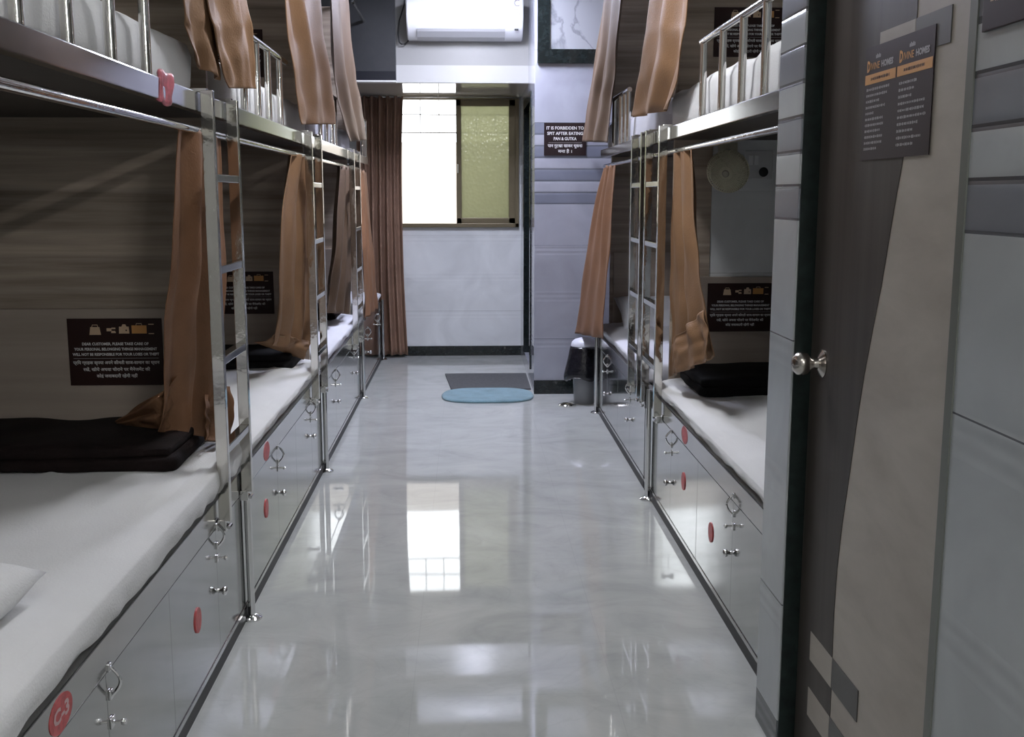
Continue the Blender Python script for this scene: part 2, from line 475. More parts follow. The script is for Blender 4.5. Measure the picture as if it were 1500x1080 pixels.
FACE_Y = (PI / 2, 0, 0)            # sign facing the camera end of the room
FACE_L = (PI / 2, 0, -PI / 2)      # sign on the door wall
FACE_R = (PI / 2, 0, PI / 2)       # on the fronts of the beds by the other wall

# ------------------------------------------------------------------ the room
XL, XR = -1.70, 1.80
Y0, Y1, ZC = -1.7, 9.84, 3.10
S = 'structure'
obj('floor', B(XL - .1, XR + .1, Y0 - .1, Y1 + .15, -.1, 0), M['floor'], kind=S)
obj('ceiling', B(XL - .1, XR + .1, Y0 - .1, Y1 + .15, ZC, ZC + .1), M['plain'], kind=S)
obj('wall_left', B(XL - .1, XL, Y0 - .1, Y1 + .15, 0, ZC), M['plain_grey'], kind=S)
obj('wall_rear', B(XL, XR, Y0 - .1, Y0, 0, ZC), M['plain'], kind=S)
# wall with the room door
bm = bmesh.new()
box(bm, .806, .93, Y0, 1.72, 0, ZC); box(bm, .806, .93, 1.72, 2.61, 2.12, ZC)
obj('wall_door_side', bm, M['tile'], kind=S)
obj('wall_pier', B(.806, XR, 2.61, 2.815, 0, ZC, bevel=.004), M['tile'], kind=S)
obj('wall_right', B(XR, XR + .1, 2.815, Y1 + .15, 0, ZC), M['plain_grey'], kind=S)
obj('wall_column', B(1.128, XR, 4.968, 5.21, 0, ZC), M['tile_back'], kind=S)
# far pier and the return wall behind it, with the second door opening
obj('wall_far_pier', B(.489, XR, 7.86, 8.27, 0, ZC, bevel=.004), M['tile_pier'], kind=S)
bm = bmesh.new()
box(bm, .489, .60, 8.27, 9.26, 2.24, ZC); box(bm, .489, .60, 9.26, Y1, 0, ZC)
obj('wall_return', bm, M['tile_pier'], kind=S)
# black granite edges of the two openings
bm = bmesh.new()
box(bm, .810, .93, 2.604, 2.612, 0, 2.12); box(bm, .858, .93, 2.555, 2.604, 0, 2.12)
obj('trim_1', bm, M['granite_matte'], kind=S)
obj('trim_2', B(.8035, .93, 1.7205, 1.747, 0, 2.12), pm('grey_green_edge', (.13, .14, .125), .35), kind=S)
bm = bmesh.new()
box(bm, .480, .60, 8.27, 8.34, .12, 2.24); box(bm, .480, .60, 9.19, 9.26, .12, 2.24); box(bm, .480, .60, 8.34, 9.19, 2.17, 2.24)
obj('trim_3', bm, M['granite'], kind=S)
d2 = obj('door_2', B(.545, .585, 8.34, 9.19, .12, 2.17), M['granite_matte'], kind=S)
obj('trim_4', B(.489, .60, 8.27, 9.26, 0, .12), M['tile_pier'], kind=S)
# back wall with window opening
WX0, WX1, WZ0, WZ1 = -.66, .469, 1.178, 2.335
bm = bmesh.new()
box(bm, XL, WX0, Y1, Y1 + .15, 0, ZC); box(bm, WX1, XR, Y1, Y1 + .15, 0, ZC)
box(bm, WX0, WX1, Y1, Y1 + .15, 0, WZ0); box(bm, WX0, WX1, Y1, Y1 + .15, WZ1, ZC)
obj('wall_back', bm, M['tile_back'], kind=S)
obj('baseboard_back', B(XL, .489, Y1 - .012, Y1, 0, .09), M['granite'], kind=S)
obj('baseboard_pier', B(.489, 1.05, 7.848, 7.86, 0, .104), M['granite'], kind=S)
# boxed beam across the end of the room
bm = bmesh.new(); box(bm, XL, .489, 8.70, Y1, 2.337, ZC)
obj('beam', bm, M['beam'], kind=S)
obj('trim_6', B(-1.60, .489, 8.705, Y1 - .001, 2.3345, 2.3368), M['soffit'], kind=S)
obj('trim_5', B(-.545, .489, 8.688, 8.70, 2.337, 2.470), M['beam_edge'], kind=S)

# window: frame, fixed jambs, ribbed sash, open half
wf = bpy.data.objects.new('window_1', None); COL.objects.link(wf); wf['kind'] = S
def win(name, bm, mat): 
    o = obj(name, bm, mat, wf); return o
bm = bmesh.new()
for a in ((WX0, WX1, 9.80, 9.90, WZ0, WZ0 + .035), (WX0, WX1, 9.80, 9.90, WZ1 - .03, WZ1),
          (WX0, WX0 + .03, 9.80, 9.90, WZ0, WZ1), (WX1 - .035, WX1, 9.80, 9.90, WZ0, WZ1)):
    box(bm, *a, bevel=.003)
win('window_frame', bm, M['alu'])
bm = bmesh.new()
sx0, sx1 = -.094, .437
for a in ((sx0, sx0 + .046, 9.815, 9.845, 1.21, 2.31), (sx1 - .058, sx1, 9.815, 9.845, 1.21, 2.31),
          (sx0, sx1, 9.815, 9.845, 1.21, 1.262), (sx0, sx1, 9.815, 9.845, 2.25, 2.31)):
    box(bm, *a, bevel=.003)
win('window_sash', bm, M['alu'])
win('window_pane', B(sx0 + .04, sx1 - .05, 9.828, 9.833, 1.255, 2.255), M['glass'])
win('window_latch', B(sx0 + .006, sx0 + .022, 9.80, 9.816, 1.66, 1.74, bevel=.003), M['steel'])
bm = bmesh.new()
for x in (-.60, -.42, -.25, -.08, .09, .26, .42): tube(bm, [(x, 10.03, 2.02), (x, 10.03, 2.42)], .005, 6)
for z in (2.03, 2.19, 2.41): box(bm, -.72, .53, 10.022, 10.038, z - .005, z + .005)
win('window_grille', bm, M['grille'])
# the sunlit wall across the lane
obj('exterior_wall', B(-4, 4, 11.6, 11.8, -.5, 2.02), M['outside'], kind=S)
obj('exterior_ground', B(-4, 4, 9.99, 11.6, -.6, -.5), M['ground'], kind=S)

# ------------------------------------------------------------------ room door
DX = .852
d1 = bpy.data.objects.new('door_1', None); COL.objects.link(d1); d1['kind'] = S
obj('door_leaf', B(DX, DX + .035, 1.725, 2.60, .008, 2.115), M['oak'], d1)
def door_inlay(name, poly, mat, t=.0012):
    bm = bmesh.new()
    a = [bm.verts.new((DX - t, y, z)) for y, z in poly]; b = [bm.verts.new((DX + .001, y, z)) for y, z in poly]
    n = len(poly); bm.faces.new(a); bm.faces.new(b[::-1])
    for i in range(n): bm.faces.new((a[i], b[i], b[(i + 1) % n], a[(i + 1) % n]))
    return obj(name, bm, mat, d1)
curve = [(2.071, 2.115), (2.071, 1.791), (2.071, 1.66), (2.082, 1.58), (2.099, 1.532), (2.127, 1.443), (2.150, 1.36), (2.174, 1.275), (2.208, 1.18),
         (2.242, 1.079), (2.273, .96), (2.300, .836), (2.328, .72), (2.346, .611), (2.352, .50), (2.350, .387)]
low = [(2.345, .387), (2.345, .008)]
door_inlay('dark_inlay', [(2.60, .008), (2.60, 2.115)] + curve + low, M['wenge'])
for y0, y1, z0, z1, mm in ((2.505, 2.347, .387, .313, 'oak'), (2.345, 2.178, .387, .313, 'check_dark'),
                           (2.505, 2.347, .240, .166, 'oak'), (2.345, 2.178, .240, .166, 'check_dark'),
                           (2.249, 2.073, 1.791, 1.727, 'oak'), (2.071, 1.918, 1.791, 1.727, 'check_dark')):
    door_inlay('check_inlay', [(y0, z0), (y1, z0), (y1, z1), (y0, z1)], M[mm], .002)
# knob
bm = bmesh.new()
R_ = Matrix.Translation((DX, 2.512, 1.062)) @ Matrix.Rotation(-PI / 2, 4, 'Y')
lathe(bm, [(0, 0), (.034, 0), (.034, .004), (.026, .008), (.013, .014), (.011, .024), (.016, .032), (.026, .040), (.0285, .052), (.026, .064), (.016, .073), (0, .076)], 28, R_)
obj('knob', bm, M['brushed'], d1, smooth=True, angle=.7)

# ------------------------------------------------------------------ bunk beds
def bunk(side, y0, y1, label, lo_seams, uprights, rail_span, hasps, knobs, stickers, rail_mark=None, upper=True, y_up=None,
         panel_top=2.75, panel_y=None, panel_x=None, posts=(), rod_ends=None):
    """steel bunk with storage lockers; side -1 / +1; modelled in room coordinates"""
    s = side
    xf = -.775 if s < 0 else .88           # front face
    xw = XL + .004 if s < 0 else XR - .004
    def X(d): return xf + s * d            # d metres behind the front face
    def bx(bm, d0, d1, *a, **k):
        xa, xb = sorted((X(d0), X(d1))); return box(bm, xa, xb, *a, **k)
    dw = abs(xw - xf)
    root = thing('bunk_bed', label, 'bunk bed', (xf + s * .45, (y0 + y1) / 2, 0), group='steel bunk beds along both walls')
    P = lambda n, bm, m, par=root, **k: obj(n, bm, m, par, **k)
    yu = y_up or y1
    # lower
    P('plinth', bx(bmesh.new(), .001, .05, y0 + .004, y1 - .004, 0, .043), M['black'])
    P('bed_base', bx(bmesh.new(), .03, dw, y0 + .005, y1 - .005, .49, .522), M['ply'])
    P('bed_rail', bx(bmesh.new(), 0, .03, y0 + .003, y1 - .003, .455, .535, bevel=.003), M['steel_rail'])
    P('bottom_rail', bx(bmesh.new(), -.001, .02, y0 + .003, y1 - .003, .044, .059, bevel=.001), M['steel_rail'])
    doors = []
    ys = [y0 + .004] + lo_seams + [y1 - .004]
    for a, b in zip(ys, ys[1:]):
        dr = P('cabinet_door', bx(bmesh.new(), .002, .020, a + .0018, b - .0018, .060, .452, bevel=.0015), M['steel_sheet'])
        doors.append((a, b, dr))
    def door_at(y):
        for a, b, d in doors:
            if a <= y <= b: return d
        return doors[-1][2]
    for y, zh, zb in hasps:
        bm = bmesh.new()                                     # curved hasp bridging rail and doors
        bx(bm, -.004, .002, y - .009, y + .009, zh + .012, zh + .030, bevel=.001)
        bx(bm, -.004, .002, y - .009, y + .009, zh - .052, zh - .030, bevel=.001)
        tube(bm, [(X(-.003 - .020 * math.sin(PI * q / 10)), y, zh + .022 - .066 * q / 10) for q in range(11)], .0038, 8)
        P('hasp', bm, M['chrome'], door_at(y - .01), smooth=True, angle=.6)
        bm = bmesh.new()                                     # pull pin
        bx(bm, -.003, .002, y - .012, y + .012, zb - .012, zb + .012, bevel=.001)
        tube(bm, [(X(-.002), y, zb), (X(-.022), y, zb)], .0038, 10)
        lathe(bm, [(0, .019), (.006, .020), (.0075, .025), (.006, .030), (0, .031)], 12, Matrix.Translation((X(0), y, zb)) @ Matrix.Rotation(-s * PI / 2, 4, 'Y'))
        P('pull_pin', bm, M['chrome'], door_at(y - .01), smooth=True, angle=.6)
    for y, z in knobs:
        bm = bmesh.new()
        Rk = Matrix.Translation((X(.002), y, z)) @ Matrix.Rotation(-s * PI / 2, 4, 'Y')
        lathe(bm, [(.007, 0), (.006, .010), (.012, .014), (.014, .020), (.012, .026), (0, .029)], 16, Rk)
        P('knob', bm, M['chrome'], door_at(y), smooth=True)
    def sticker(par, y, z, w, h, txt, name='sticker'):
        bm = bmesh.new()
        n = 28
        front = [bm.verts.new((X(-.0012), y + math.cos(2 * PI * k / n) * w, z + math.sin(2 * PI * k / n) * h)) for k in range(n)]
        back = [bm.verts.new((X(.003), y + math.cos(2 * PI * k / n) * w, z + math.sin(2 * PI * k / n) * h)) for k in range(n)]
        bm.faces.new(front); bm.faces.new(back[::-1])
        for k in range(n): bm.faces.new((front[k], front[(k + 1) % n], back[(k + 1) % n], back[k]))
        if txt:
            tb = bmesh.new(); text_bm(tb, txt, h * 1.1, 0, 0, 0, width=w * 1.35, bold=.0015)
            for f in tb.faces:
                vs = [bm.verts.new((X(-.0018), y - s * v.co.x, z + v.co.y)) for v in f.verts]
                try: nf = bm.faces.new(vs); nf.material_index = 1
                except ValueError: pass
            tb.free()
        return P(name, bm, [M['red'], M['ink_faded']], par)
    for y, z, txt in stickers: sticker(door_at(y), y, z, .034, .037, txt)
    if rail_mark:
        rail = [o for o in root.children if o.name.startswith('bed_rail')][0]
        y, z, txt = rail_mark; sticker(rail, y, z, .058, .036, txt)
    # corner posts with floor flanges
    for y in posts:
        bm = bmesh.new()
        tube(bm, [(X(-.014), y, .012), (X(-.014), y, .545)], .0125, 14)
        pt = P('post', bm, M['chrome'], smooth=True, angle=.8)
        bm = bmesh.new(); lathe(bm, [(.036, 0), (.036, .006), (.024, .014), (.014, .018)], 20, Matrix.Translation((X(-.014), y, 0)))
        P('floor_flange', bm, M['chrome'], pt, smooth=True, angle=.8)
    # upper deck
    bm = bmesh.new(); bx(bm, 0, .03, y0 + .003, yu - .003, 1.702, 1.757, bevel=.003)
    dk = P('deck_rail', bm, M['steel_rail'])
    P('deck_board', bx(bmesh.new(), .03, dw, y0 + .004, yu - .004, 1.712, 1.735), M['ply'])
    ra, rb = rod_ends or (y0 + .03, yu - .03)
    P('curtain_rod', tube(bmesh.new(), [(X(.026), ra, 1.652), (X(.026), rb, 1.652)], .0125, 14), M['steel'], smooth=True, angle=.8)
    P('curtain_rod', tube(bmesh.new(), [(X(.010), y0 + .03, 2.79), (X(.010), yu - .03, 2.79)], .0125, 14), M['steel'], smooth=True, angle=.8)
    # guard rail
    g0, g1 = rail_span
    gr = P('guard_rail', tube(bmesh.new(), [(X(.013), g0, 2.035), (X(.013), g1, 2.035)], .0135, 14), M['steel'], smooth=True, angle=.8)
    for y in uprights:
        P('upright', tube(bmesh.new(), [(X(.013), y, 1.757), (X(.013), y, 2.03)], .0132, 14), M['steel'], gr, smooth=True, angle=.8)
    # end partition
    py = panel_y or y1 - .035
    d1 = abs((panel_x if panel_x else xw) - xf)
    pn = P('end_panel', bx(bmesh.new(), .07, d1, py, py + .025, .53, panel_top), M['wood'])
    P('lower_board', bx(bmesh.new(), .09, dw, py - .016, py, .53, 1.088, bevel=.003), M['wood_low'], pn)
    return root

L1 = bunk(-1, 1.40, 3.665, 'bunk bed nearest the camera, with a pillow and brown blanket, opposite the wooden door', [2.19, 2.68, 3.20],
          [1.73, 1.99, 2.235, 2.499, 2.766], (1.44, 2.9), [(2.205, .440, .335), (3.205, .440, .358)], [(3.205, .252)], [(2.945, .263, '')],
          (1.935, .492, 'C-3'), posts=(3.60,))
L2 = bunk(-1, 3.675, 5.72, 'bunk bed with tan curtain and black blanket, next beyond the bed facing the wooden door', [4.27, 4.75, 5.23],
          [3.95, 4.20, 4.43, 4.70], (3.92, 4.86), [(4.285, .432, .365), (5.22, .440, .369)], [(4.30, .257), (5.20, .291)], [(4.01, .277, '')],
          (4.05, .492, ''), posts=(5.63,))
L3 = bunk(-1, 5.73, 7.78, 'bunk bed with dark umber curtains, third along the row from the door', [6.24, 6.75, 7.28],
          [5.95, 6.2, 6.45, 6.62], (5.9, 6.65), [(6.24, .432, .365), (7.28, .440, .369)], [(6.24, .265), (7.27, .265)], [], posts=(7.74,))
L4 = bunk(-1, 7.79, 9.66, 'short-decked bunk bed beside the long window curtain', [8.3, 8.75, 9.2],
          [8.30, 8.42, 8.54], (8.28, 8.58), [(8.3, .432, .365), (9.2, .44, .369)], [(8.3, .26)], [], y_up=8.64, posts=(9.60,), panel_y=9.62, panel_top=1.10)
RA = bunk(1, 2.835, 5.215, 'bunk bed with the wall fan, tucked behind the striped tile pier beside the wooden door', [3.43, 3.985, 4.525],
          [2.99, 3.272, 3.546, 3.826, 4.135], (2.90, 4.165), [(3.42, .455, .370), (4.52, .430, .355)], [(3.44, .270), (4.54, .215)], [(4.245, .302, ''), (3.736, .247, '')],
          (4.24, .497, ''), panel_top=2.33, panel_y=4.965, panel_x=1.126, posts=(5.02,))
obj('upper_board', B(.96, XR - .004, 4.947, 4.965, 1.762, 2.33, bevel=.003), M['wood'], [o for o in RA.children if o.name.startswith('end_panel')][0].parent)
RB = bunk(1, 5.225, 7.16, 'bunk bed beside the black-lined rubbish bin and far tiled pier', [5.72, 6.2, 6.68],
          [6.03, 6.17, 6.32, 6.60], (6.0, 6.63), [(5.72, .44, .36), (6.68, .44, .36)], [(5.72, .25), (6.66, .22)], [], posts=(7.13,))

# ------------------------------------------------------------------ ladders
def ladder(s, ya, yb, label, first):
    xf = -.775 if s < 0 else .88
    x = xf - s * .024
    def bxx(bm, xa, xb, *a, **k): return box(bm, *sorted((xa, xb)), *a, **k)
    root = thing('ladder', label, 'ladder', (x, (ya + yb) / 2, .47), group='flat steel ladders hooked on the bunk decks')
    for y in (ya, yb):
        st = obj('stile', bxx(bmesh.new(), x - .018, x + .018, y - .013, y + .013, .47, 1.762, bevel=.002), M['steel'], root)
        bm = bmesh.new()                              # hook over the deck rail
        bxx(bm, x, xf + s * .040, y - .012, y + .012, 1.758, 1.767); bxx(bm, xf + s * .032, xf + s * .040, y - .012, y + .012, 1.738, 1.76)
        obj('hook', bm, M['steel'], st)
        bm = bmesh.new()                              # foot clip on the bed rail
        bxx(bm, x - s * .006, xf - s * .001, y - .018, y + .018, .440, .475, bevel=.003)
        tube(bm, [(x - s * .012, y - .016, .452), (x - s * .012, y + .016, .452)], .006, 8)
        obj('foot_clip', bm, M['chrome'], st)
    for z in (1.512, 1.240, .966, .690):
        obj('rung', bxx(bmesh.new(), x - .016, x + .016, ya + .013, yb - .013, z - .012, z + .012, bevel=.003), M['steel_rail'], root)
    return root
ladder(-1, 3.23, 3.565, 'flat steel ladder on the bed facing the wooden door', 0)
ladder(-1, 5.24, 5.58, 'flat steel ladder on the bed with tan curtain and black blanket', 0)
ladder(-1, 7.18, 7.55, 'flat steel ladder on the bed third along the row', 0)
ladder(1, 4.745, 5.10, 'flat steel ladder on the bed with the wall fan', 0)
ladder(1, 5.24, 5.54, 'flat steel ladder on the bed near the rubbish bin', 0)

# ------------------------------------------------------------------ mattresses, blankets, pillows
def mattress(s, y0, y1, z0, z1, label, group, mat, skirt=True, seed=0., inset=.012, w=.86, amp=.010, low=.545, front=None, bulge=.012):
    xf = (-.775 if s < 0 else .88) if front is None else front
    xa = xf + s * inset; xb = xf + s * w
    lo = (min(xa, xb), y0, z0); hi = (max(xa, xb), y1, z1)
    bm = bmesh.new()
    def shp(v, lo_, hi_):
        d = abs(v.x - xa)
        v = v.copy()
        # long creases running in from the loose front edge
        if v.z > (z0 + z1) / 2:
            v.z += .007 * nz(v.x * 1.2 + seed, v.y * 3.2 + v.x * 2.2, 2., 2.2) * max(0, 1 - d * .6)
            w_ = nz(v.x * 6.5 + v.y * 1.5 + seed * 2, v.y * .9 - v.x * .4, 7.)
            v.z += .017 * max(0, 1 - abs(w_) * 4.5) ** 2 * (.5 + .5 * nz(v.x * 2, v.y * 1.4, seed))
            if d < .12: v.z -= .010 * (1 - d / .12) ** 2 * (1 + nz(seed, v.y * 2.5, 0))
        return v
    soft_box(bm, lo, hi, min(.042, (z1 - z0) * .36), .04, amp, 4.5, seed, shp)
    if skirt:
        n = int((y1 - y0) / .02); rows = 9; g = []
        for i in range(n + 1):
            y = y0 + .02 + (y1 - y0 - .04) * i / n
            zz = low + .030 * nz(y * 2.1 + seed, 0, 0) + .010 * nz(y * 9 + seed, 2, 0)
            col = []
            for j in range(rows):
                t = j / (rows - 1)
                z = (z1 - .016) + (zz - (z1 - .016)) * t
                x = xa - s * (bulge * math.sin(PI * (.25 + .6 * t)) + .006 + .008 * t * nz(y * 11 + seed, t * 2, 4.) + .006 * t * nz(y * 4 + seed, t, 1.))
                col.append(bm.verts.new((x, y, z)))
            # tuck inward at the top so the sheet meets the mattress
            col.insert(0, bm.verts.new((xa + s * .03, y, z1 - .002)))
            g.append(col)
        for i in range(n):
            for j in range(rows):
                bm.faces.new((g[i][j], g[i + 1][j], g[i + 1][j + 1], g[i][j + 1]))
    o = obj('mattress', bm, mat, smooth=True)
    return tag(o, label, 'mattress', group)
GL, GU = 'sheeted mattresses on the lower bunks', 'sheeted mattresses on the upper bunks'
mattress(-1, 1.42, 3.58, .524, .648, 'white sheeted mattress under the dark brown folded blanket', GL, M['sheet'], seed=1.3, low=.553, bulge=.020)
mattress(-1, 3.70, 5.62, .524, .618, 'white sheeted mattress under the tan curtain and black blanket', GL, M['sheet'], seed=4.1, low=.572)
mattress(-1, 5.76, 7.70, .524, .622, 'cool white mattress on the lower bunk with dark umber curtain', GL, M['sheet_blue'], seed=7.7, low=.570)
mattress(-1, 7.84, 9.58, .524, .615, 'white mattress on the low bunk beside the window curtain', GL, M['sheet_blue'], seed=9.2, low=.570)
mattress(1, 2.86, 4.93, .524, .612, 'white sheeted mattress below the wall fan, black blanket at its end', GL, M['sheet'], seed=12.4, low=.560)
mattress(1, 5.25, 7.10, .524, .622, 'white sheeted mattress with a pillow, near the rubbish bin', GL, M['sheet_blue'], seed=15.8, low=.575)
mattress(-1, 1.44, 3.36, 1.737, 1.915, 'thick white upper mattress behind the guard rail facing the wooden door', GU, M['sheet'], seed=21, skirt=False, inset=.040, w=.90, amp=.016)
mattress(-1, 3.72, 5.62, 1.737, 1.915, 'white upper mattress above the black blanket bunk', GU, M['sheet'], seed=25, skirt=False, inset=.040, w=.90, amp=.014)
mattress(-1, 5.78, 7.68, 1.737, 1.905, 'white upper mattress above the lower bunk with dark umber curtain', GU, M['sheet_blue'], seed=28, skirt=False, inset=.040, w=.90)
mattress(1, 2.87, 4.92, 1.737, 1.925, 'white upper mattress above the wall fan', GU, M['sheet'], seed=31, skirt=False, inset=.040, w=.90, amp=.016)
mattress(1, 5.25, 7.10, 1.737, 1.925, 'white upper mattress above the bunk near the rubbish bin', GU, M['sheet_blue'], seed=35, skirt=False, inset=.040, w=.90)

def blanket(lo, hi, label, mat, seed, amp=.014):
    bm = bmesh.new()
    h = hi[2] - lo[2]
    def shp(v, a, b): return v
    mid = lo[2] + h * .5
    soft_box(bm, lo, (hi[0], hi[1], mid + .004), min(.02, h * .22), .035, amp * .6, 6., seed)
    soft_box(bm, (lo[0] + .01, lo[1] + .012, mid - .004), (hi[0] - .012, hi[1], hi[2]), min(.02, h * .22), .035, amp, 6., seed + 3)
    o = obj('blanket', bm, mat, smooth=True)
    return tag(o, label, 'blanket', 'dark folded blankets at the bed ends')
blanket((-1.66, 3.13, .648), (-.872, 3.585, .728), 'dark brown folded blanket on the bed facing the wooden door', M['blanket'], 2.)
blanket((-1.62, 5.23, .618), (-.86, 5.64, .695), 'black folded blanket under the tan curtain', M['blanket_black'], 5.)
blanket((-1.60, 7.30, .622), (-.90, 7.70, .70), 'dark brown blanket in the shade behind dark umber curtain', M['blanket'], 6.)
blanket((.985, 4.45, .612), (1.72, 4.93, .690), 'black folded blanket below the wall fan', M['blanket_black'], 8.)

def pillow(c, w, d, h, rot, label, mat, tilt=0.):
    bm = bmesh.new(); nU, nV = 26, 18
    for sgn in (1, -1):
        g = []
        for i in range(nU + 1):
            line = []
            for j in range(nV + 1):
                u = i / nU * 2 - 1; v = j / nV * 2 - 1
                hh = (max(0, 1 - u ** 4) * max(0, 1 - v ** 4)) ** .55
                k = 1 - .07 * (1 - abs(u)) * v * v - 0
                kk = 1 - .07 * (1 - abs(v)) * u * u
                line.append(bm.verts.new((u * w / 2 * kk, v * d / 2 * k, sgn * h / 2 * hh + .006 * nz(u * 2, v * 2, c[1]) * hh)))
            g.append(line)
        for i in range(nU):
            for j in range(nV): bm.faces.new((g[i][j], g[i + 1][j], g[i + 1][j + 1], g[i][j + 1]))
    bmesh.ops.remove_doubles(bm, verts=bm.verts[:], dist=.0005)
    o = obj('pillow', bm, mat, smooth=True)
    o.location = c; o.rotation_euler = (tilt, 0, rot)
    return tag(o, label, 'pillow')
pillow((-1.135, 1.86, .705), .58, .50, .135, .05, 'white pillow at the camera end of the bed facing the wooden door', M['sheet'])
pillow((1.20, 6.93, .705), .44, .34, .10, .1, 'white pillow leaning on the panel of the bed near the rubbish bin', M['sheet_blue'], .55)

# ------------------------------------------------------------------ curtains
def curtain(name_label, pieces, mat, group, folds=4, amp=.02, seed=0., out=(1, 0, 0), band=None, **k):
    bm = bmesh.new()
    for q, (rows, f, a) in enumerate(pieces):
        drape(bm, rows, f, a, seed + q * 2.3, out=out, **k)
    o = obj('curtain', bm, mat, smooth=True); solid(o)
    return tag(o, name_label, 'curtain', group)
GC, GCU = 'brown curtains of the lower bunks', 'brown curtains tied up on the upper bunks'
L1_low = [((-.802, 3.085, 1.652), (-.800, 3.62, 1.655)), ((-.812, 3.046, 1.436), (-.802, 3.63, 1.43)), ((-.84, 3.073, 1.245), (-.806, 3.63, 1.198)), ((-.87, 3.101, 1.106), (-.806, 3.62, 1.037)), ((-.92, 3.209, .908), (-.812, 3.60, .836)), ((-.95, 3.266, .792), (-.812, 3.553, .720)), ((-.96, 3.284, .740), (-.825, 3.539, .660))]
L1_flap = [((-.90, 3.338, .929), (-.93, 3.409, .736)), ((-.93, 3.24, .878), (-.96, 3.328, .738)), ((-1.02, 3.319, .821), (-1.04, 3.376, .736)), ((-1.12, 3.403, .750), (-1.12, 3.426, .734))]
L1_bunch = [((-.86, 3.488, .837), (-.806, 3.59, .827)), ((-.845, 3.395, .787), (-.796, 3.58, .766)), ((-.838, 3.377, .740), (-.796, 3.56, .690)), ((-.832, 3.341, .700), (-.806, 3.523, .650))]
L2_low = [((-.802, 4.988, 1.652), (-.800, 5.63, 1.655)), ((-.81, 4.696, 1.335), (-.80, 5.623, 1.31)), ((-.84, 4.783, 1.033), (-.805, 5.565, .927)), ((-.9, 4.98, .825), (-.81, 5.474, .740)), ((-.92, 5.028, .767), (-.815, 5.432, .690))]
L2_flap = [((-.9, 4.999, .829), (-.80, 5.382, .738)), ((-.96, 5.108, .780), (-.80, 5.301, .708)), ((-1.03, 5.165, .765), (-.825, 5.353, .650))]
L3_low = [((-.802, 6.878, 1.652), (-.80, 7.568, 1.655)), ((-.81, 6.533, 1.123), (-.80, 7.442, 1.076)), ((-.86, 6.588, .829), (-.81, 7.323, .711)), ((-.88, 6.567, .756), (-.82, 7.32, .665))]
L4_low = [((-.80, 7.90, 1.652), (-.80, 8.61, 1.655)), ((-.765, 7.75, 1.207), (-.745, 8.445, 1.129)), ((-.742, 7.70, .872), (-.720, 8.383, .815)), ((-.732, 7.60, .593), (-.708, 8.4, .589))]
curtain('tan brown curtain trailing onto the dark brown blanket', [(L1_low, 2.6, .022), (L1_flap, 2, .014), (L1_bunch, 2, .014)], M['curtain'], GC, seed=.4)
curtain('golden tan curtain spread over the black blanket beyond', [(L2_low, 3, .028), (L2_flap, 2, .016)], M['curtain_tan'], GC, seed=3.4)
curtain('dark umber curtain of the lower bunk third along the row', [(L3_low, 3, .026)], M['curtain_dark'], GC, seed=5.9)
curtain('loose brown curtain hanging in the aisle beside the window curtain', [(L4_low, 3, .022)], M['curtain'], GC, seed=8.1)
RA_low = [((.905, 4.34, 1.652), (.905, 4.80, 1.655)), ((.900, 4.216, 1.373), (.900, 4.746, 1.332)), ((.905, 4.122, 1.165), (.900, 4.73, 1.062)), ((.925, 4.069, 1.012), (.900, 4.687, .853)), ((.97, 4.103, .842), (.905, 4.758, .651))]
RA_flap = [((.91, 4.1, 1.022), (.885, 4.581, .837)), ((.92, 4.033, .94), (.875, 4.572, .764)), ((.93, 4.043, .839), (.885, 4.553, .690))]
RB_low = [((.905, 6.589, 1.652), (.905, 7.13, 1.655)), ((.865, 6.455, 1.246), (.850, 7.40, 1.212)), ((.835, 6.388, .882), (.812, 7.60, .771)), ((.82, 6.345, .612), (.79, 7.80, .462))]
curtain('tan brown curtain bunched on the black blanket below the wall fan', [(RA_low, 2.6, .022), (RA_flap, 2.5, .018)], M['curtain_tan'], GC, seed=11.2, out=(-1, 0, 0))
curtain('brown curtain flaring over the black-lined rubbish bin', [(RB_low, 3, .022)], M['curtain'], GC, seed=13.6, out=(-1, 0, 0))
U1a = [((-.785, 2.86, 2.79), (-.785, 3.40, 2.79)), ((-.775, 2.98, 2.35), (-.770, 3.46, 2.38)), ((-.77, 3.052, 1.982), (-.765, 3.477, 2.056)), ((-.77, 3.102, 1.91), (-.758, 3.43, 1.928)), ((-.768, 3.178, 1.833), (-.754, 3.445, 1.812))]
U1b = [((-.775, 3.15, 2.79), (-.765, 3.63, 2.79)), ((-.765, 3.22, 2.35), (-.75, 3.77, 2.40)), ((-.755, 3.28, 2.022), (-.742, 3.837, 2.118)), ((-.745, 3.319, 1.942), (-.738, 3.874, 2.012)), ((-.740, 3.378, 1.861), (-.735, 3.891, 1.922)), ((-.742, 3.475, 1.792), (-.735, 3.91, 1.832))]
U2 = [((-.785, 4.68, 2.79), (-.775, 5.62, 2.79)), ((-.77, 4.706, 2.268), (-.75, 5.722, 2.444)), ((-.76, 4.802, 2.06), (-.742, 5.852, 2.192)), ((-.752, 4.915, 1.899), (-.738, 6.006, 1.997)), ((-.75, 4.986, 1.778), (-.738, 6.122, 1.852))]
U3 = [((-.785, 6.50, 2.79), (-.775, 7.25, 2.79)), ((-.77, 6.395, 2.222), (-.75, 7.388, 2.341)), ((-.76, 6.509, 2.003), (-.742, 7.745, 2.106)), ((-.75, 7.002, 1.799), (-.74, 8.094, 1.862))]
curtain('tan curtain gathered over the top of the ladder facing the wooden door', [(U1a, 1.6, .016), (U1b, 1.7, .018)], M['curtain_tan'], GCU, seed=17.)
curtain('golden tan upper curtain above the black blanket bunk', [(U2, 2, .028)], M['curtain_tan'], GCU, seed=19.5)
